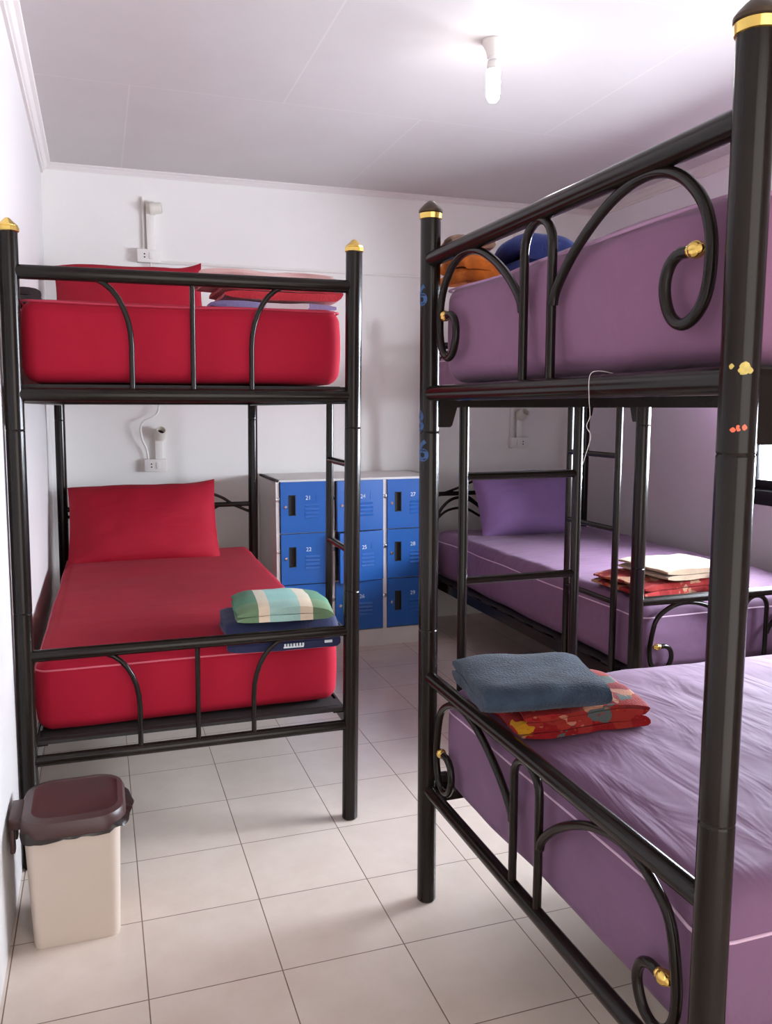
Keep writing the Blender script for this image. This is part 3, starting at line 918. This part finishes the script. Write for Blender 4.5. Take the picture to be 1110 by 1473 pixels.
socket_box((.232, WY, 2.095), False, 'white wall socket high on the back wall over the upper red pillow')
lamp_holder((.246, WY, 2.335), .206, 'empty cream bulb holder near the ceiling cornice', tilt=5, turn=78)
socket_box((2.44, WY, 1.082), True, 'white wall socket above the purple pillow')
lamp_holder((2.445, WY, 1.245), .129, 'empty grey topped bulb holder above the purple pillow', tilt=30)

o = obj('cable_duct', box(nb(), (.292, WY-.012, 2.062), (2.30, WY, 2.078), .002), M['white_pl']); props(o, 'thin white cable duct running level along the back wall', 'cable duct')
o = obj('cable_duct', box(nb(), (2.385, WY-.02, 1.116), (2.405, WY, CZ-.05), .002), M['white_pl']); props(o, 'white upright cable duct rising from the socket above the purple pillow', 'cable duct')
o = obj('cable_duct', box(nb(), (.205, WY-.014, 2.129), (.217, WY, 2.40), .002), M['white_pl']); props(o, 'short white upright duct from the high socket to the upper bulb holder', 'cable duct')
cp = catmull([(.195, WY-.02, 1.02), (.185, WY-.035, 1.08), (.165, WY-.05, 1.13), (.158, WY-.06, 1.19), (.175, WY-.06, 1.225), (.215, WY-.055, 1.245), (.25, WY-.045, 1.275), (.258, WY-.03, 1.34), (.25, WY-.02, 1.45), (.245, WY-.02, 1.8), (.24, WY-.02, 2.063)], 8)
o = obj('power_cord', tube(nb(), cp, .0058, 8), M['white_pl']); props(o, 'white power cord looping up the wall from the lower socket', 'cord')

# ------------------------------------------------------------------- ceiling lamp
LXY = (1.262, .345)
lp = empty('ceiling_lamp', (*LXY, CZ)); props(lp, 'bare lit bulb in a white batten holder on the ceiling', 'lamp')
bm = nb(); lathe(bm, [(.041, 0), (.041, -.006), (.036, -.012), (.026, -.034), (.022, -.052), (.0205, -.056), (.0, -.056)], seg=28)
obj('batten_holder', bm, M['white_pl'], lp)
bm = nb(); lathe(bm, [(.019, -.056), (.019, -.064), (.0, -.064)], seg=20); obj('screw_cap', bm, M['chrome'], lp)
bm = nb(); lathe(bm, [(.0165, -.064), (.0215, -.068), (.0225, -.082), (.0225, -.094), (0, -.094)], seg=24); obj('bulb_base', bm, M['white_pl'], lp)
bm = nb(); lathe(bm, [(0, -.094), (.0225, -.094), (.0235, -.11), (.0235, -.165), (.021, -.183), (.013, -.195), (0, -.199)], seg=24); obj('bulb', bm, M['bulb'], lp)

# ---------------------------------------------------------------------- bin
bn = empty('waste_bin', (-.152, -.235, 0)); props(bn, 'beige waste bin with a brown lid and black liner beside the bunk post', 'waste bin')
def rrect(w, d, r, n=6):
    out = []
    for cx, cy, a0 in ((w/2-r, d/2-r, 0), (-w/2+r, d/2-r, pi/2), (-w/2+r, -d/2+r, pi), (w/2-r, -d/2+r, 3*pi/2)):
        for k in range(n+1):
            a = a0 + k/n*pi/2; out.append((cx + r*cos(a), cy + r*sin(a)))
    return out
def loft(bm, secs, capA=True, capB=True):
    rings = [[bm.verts.new((x+ox, y+oy, z)) for x, y in sec] for sec, z, ox, oy in secs]
    k = len(rings[0])
    for A, B in zip(rings, rings[1:]):
        for i in range(k): bm.faces.new((A[i], A[(i+1) % k], B[(i+1) % k], B[i]))
    if capA: bm.faces.new(list(reversed(rings[0])))
    if capB: bm.faces.new(rings[-1])
    return bm
bm = loft(nb(), [(rrect(.196, .204, .018), 0, 0, 0), (rrect(.200, .208, .022), .006, 0, 0), (rrect(.218, .228, .026), .284, 0, 0), (rrect(.210, .220, .024), .284, 0, 0), (rrect(.190, .198, .02), .012, 0, 0)])
obj('bin_body', bm, M['bin'], bn)
# liner: ragged skirt hanging over the rim
bm = nb(); base = []
for sec in [rrect(.222, .234, .03, 10)]:
    base = sec
rings = []
n = len(base)
def dens(sec, m=3):
    out = []
    for i in range(len(sec)):
        a = Vector((*sec[i], 0)); b_ = Vector((*sec[(i+1) % len(sec)], 0))
        mm = max(1, int((b_-a).length/.012))
        for k in range(mm): out.append(a.lerp(b_, k/mm))
    return out
D = dens(base)
for z, s in ((.306, .985), (.298, 1.02), (.289, 1.045), (.278, 1.06)):
    ring = []
    for i, p in enumerate(D):
        w = fbm(Vector((p.x*22, p.y*22, 1.3))); e = (0.306-z)/.028
        ring.append(bm.verts.new((p.x*s*(1+.05*w*e) + (e*(.010 + .022*max(0, 1-abs(p.y-.02)/.09)) if p.x > .06 else 0), p.y*s*(1+.04*w*e), z + .012*w*e + (.012*e if p.x > .08 else 0))))
    rings.append(ring)
for A, B in zip(rings, rings[1:]):
    for i in range(len(D)): bm.faces.new((A[i], A[(i+1) % len(D)], B[(i+1) % len(D)], B[i]))
obj('bin_liner', bm, M['liner'], bn, sharp=70)
bm = loft(nb(), [(rrect(.236, .252, .06, 8), .287, .002, 0), (rrect(.244, .262, .068, 8), .292, .002, 0), (rrect(.244, .262, .068, 8), .312, .002, 0), (rrect(.232, .250, .066, 8), .325, .002, 0), (rrect(.200, .212, .05, 8), .331, .006, 0), (rrect(.192, .204, .05, 8), .328, .008, 0)])
obj('bin_lid', bm, M['binlid'], bn)
bm = nb()
box(bm, (-.146, -.055, .286), (-.10, .055, .318), .006); box(bm, (-.146, -.05, .225), (-.134, -.022, .30), .004); box(bm, (-.146, .022, .225), (-.134, .05, .30), .004)
obj('lid_hinge', bm, M['binlid'], bn)

# -------------------------------------------------- thread and stickers
cp = [(.742, -1.20, 1.352), (.716, -1.19, 1.357), (.699, -1.19, 1.349), (.698, -1.192, 1.31)]
z = 1.31; yy = -1.192
random.seed(3)
while z > 1.17:
    z -= .014; yy += random.uniform(-.007, .008) + .0012
    cp.append((.698 + random.uniform(-.003, .003), yy, z))
o = obj('thread', tube(nb(), catmull(cp, 4), .0005, 6), M['thread']); props(o, 'loose white thread hanging from the purple upper mattress', 'thread')

sticker('6', .072, 0, -.75, 1.190)
sticker('8', .072, 0, -1.30, 1.262)
sticker('6', .068, 0, -.95, 1.565)
va4 = math.atan2(-.776, .873)
def flake(name, mat, z, da, sc, seed, label):
    bm = nb(); rnd = random.Random(seed)
    for k in range(5):
        cx, cy = rnd.uniform(-.5, .5)*sc, rnd.uniform(-.5, .5)*sc; rr = rnd.uniform(.16, .34)*sc
        vs = [bm.verts.new((cx + rr*rnd.uniform(.6, 1)*cos(a), cy + rr*rnd.uniform(.6, 1)*sin(a), k*.00008)) for a in [i/8*2*pi for i in range(8)]]
        bm.faces.new(vs)
    o = obj(name, wrap(bm, PB_W, 0, .0245, va4 + da, z), mat, p4, sharp=0); o['label'] = label
flake('tape_scrap', M['tape_y'], 1.337, .05, .026, 5, 'scraps of yellow tape')
flake('paper_sticker', M['sticker_o'], 1.272, .1, .015, 9, 'small orange sticker')

# ------------------------------------------------------------------- lights
def area(name, loc, rot, sx, sy, power, col):
    l = bpy.data.lights.new(name, 'AREA'); l.shape = 'RECTANGLE'; l.size = sx; l.size_y = sy; l.energy = power; l.color = col
    o = bpy.data.objects.new(name, l); o.location = loc; o.rotation_euler = rot; COL.objects.link(o); return o
area('window_daylight', (3.95, .2, 2.05), (0, R(90), 0), 2.4, 5.6, 2150, (.82, .895, 1.0))
area('front_fill_light', ((FILL_GAP[0]+FILL_GAP[1])/2, WY0-.14, FILL_GAP[2]/2), (R(90), 0, 0), FILL_GAP[1]-FILL_GAP[0], FILL_GAP[2], 17, (1.0, .89, .79))  # added fill from behind the camera, filling the unseen opening

w = bpy.data.worlds.new('World'); S.world = w; w.use_nodes = True
bg = w.node_tree.nodes['Background']; bg.inputs[0].default_value = (.9, .95, 1, 1); bg.inputs[1].default_value = 1.0

# ------------------------------------------------------------------- camera
f_px, yaw, pitch, roll = 1201.38, .3299, -.1236, .0002
cam = bpy.data.cameras.new('camera'); co = bpy.data.objects.new('camera', cam); COL.objects.link(co)
cam.sensor_fit = 'VERTICAL'; cam.sensor_height = 36; cam.lens = f_px/1473*36; cam.clip_start = .05
fw = Vector((sin(yaw)*cos(pitch), cos(yaw)*cos(pitch), sin(pitch))); rt = Vector((cos(yaw), -sin(yaw), 0)); up = rt.cross(fw)
r2 = rt*cos(roll) + up*sin(roll); u2 = -rt*sin(roll) + up*cos(roll)
mw = Matrix((( r2.x, u2.x, -fw.x, -.0549), (r2.y, u2.y, -fw.y, -2.3763), (r2.z, u2.z, -fw.z, 1.297), (0, 0, 0, 1)))
co.matrix_world = mw
S.camera = co
vs = S.view_settings
vs.view_transform = 'Standard'; vs.look = 'None'; vs.exposure = 0.55; vs.gamma = 1.0; vs.use_curve_mapping = False
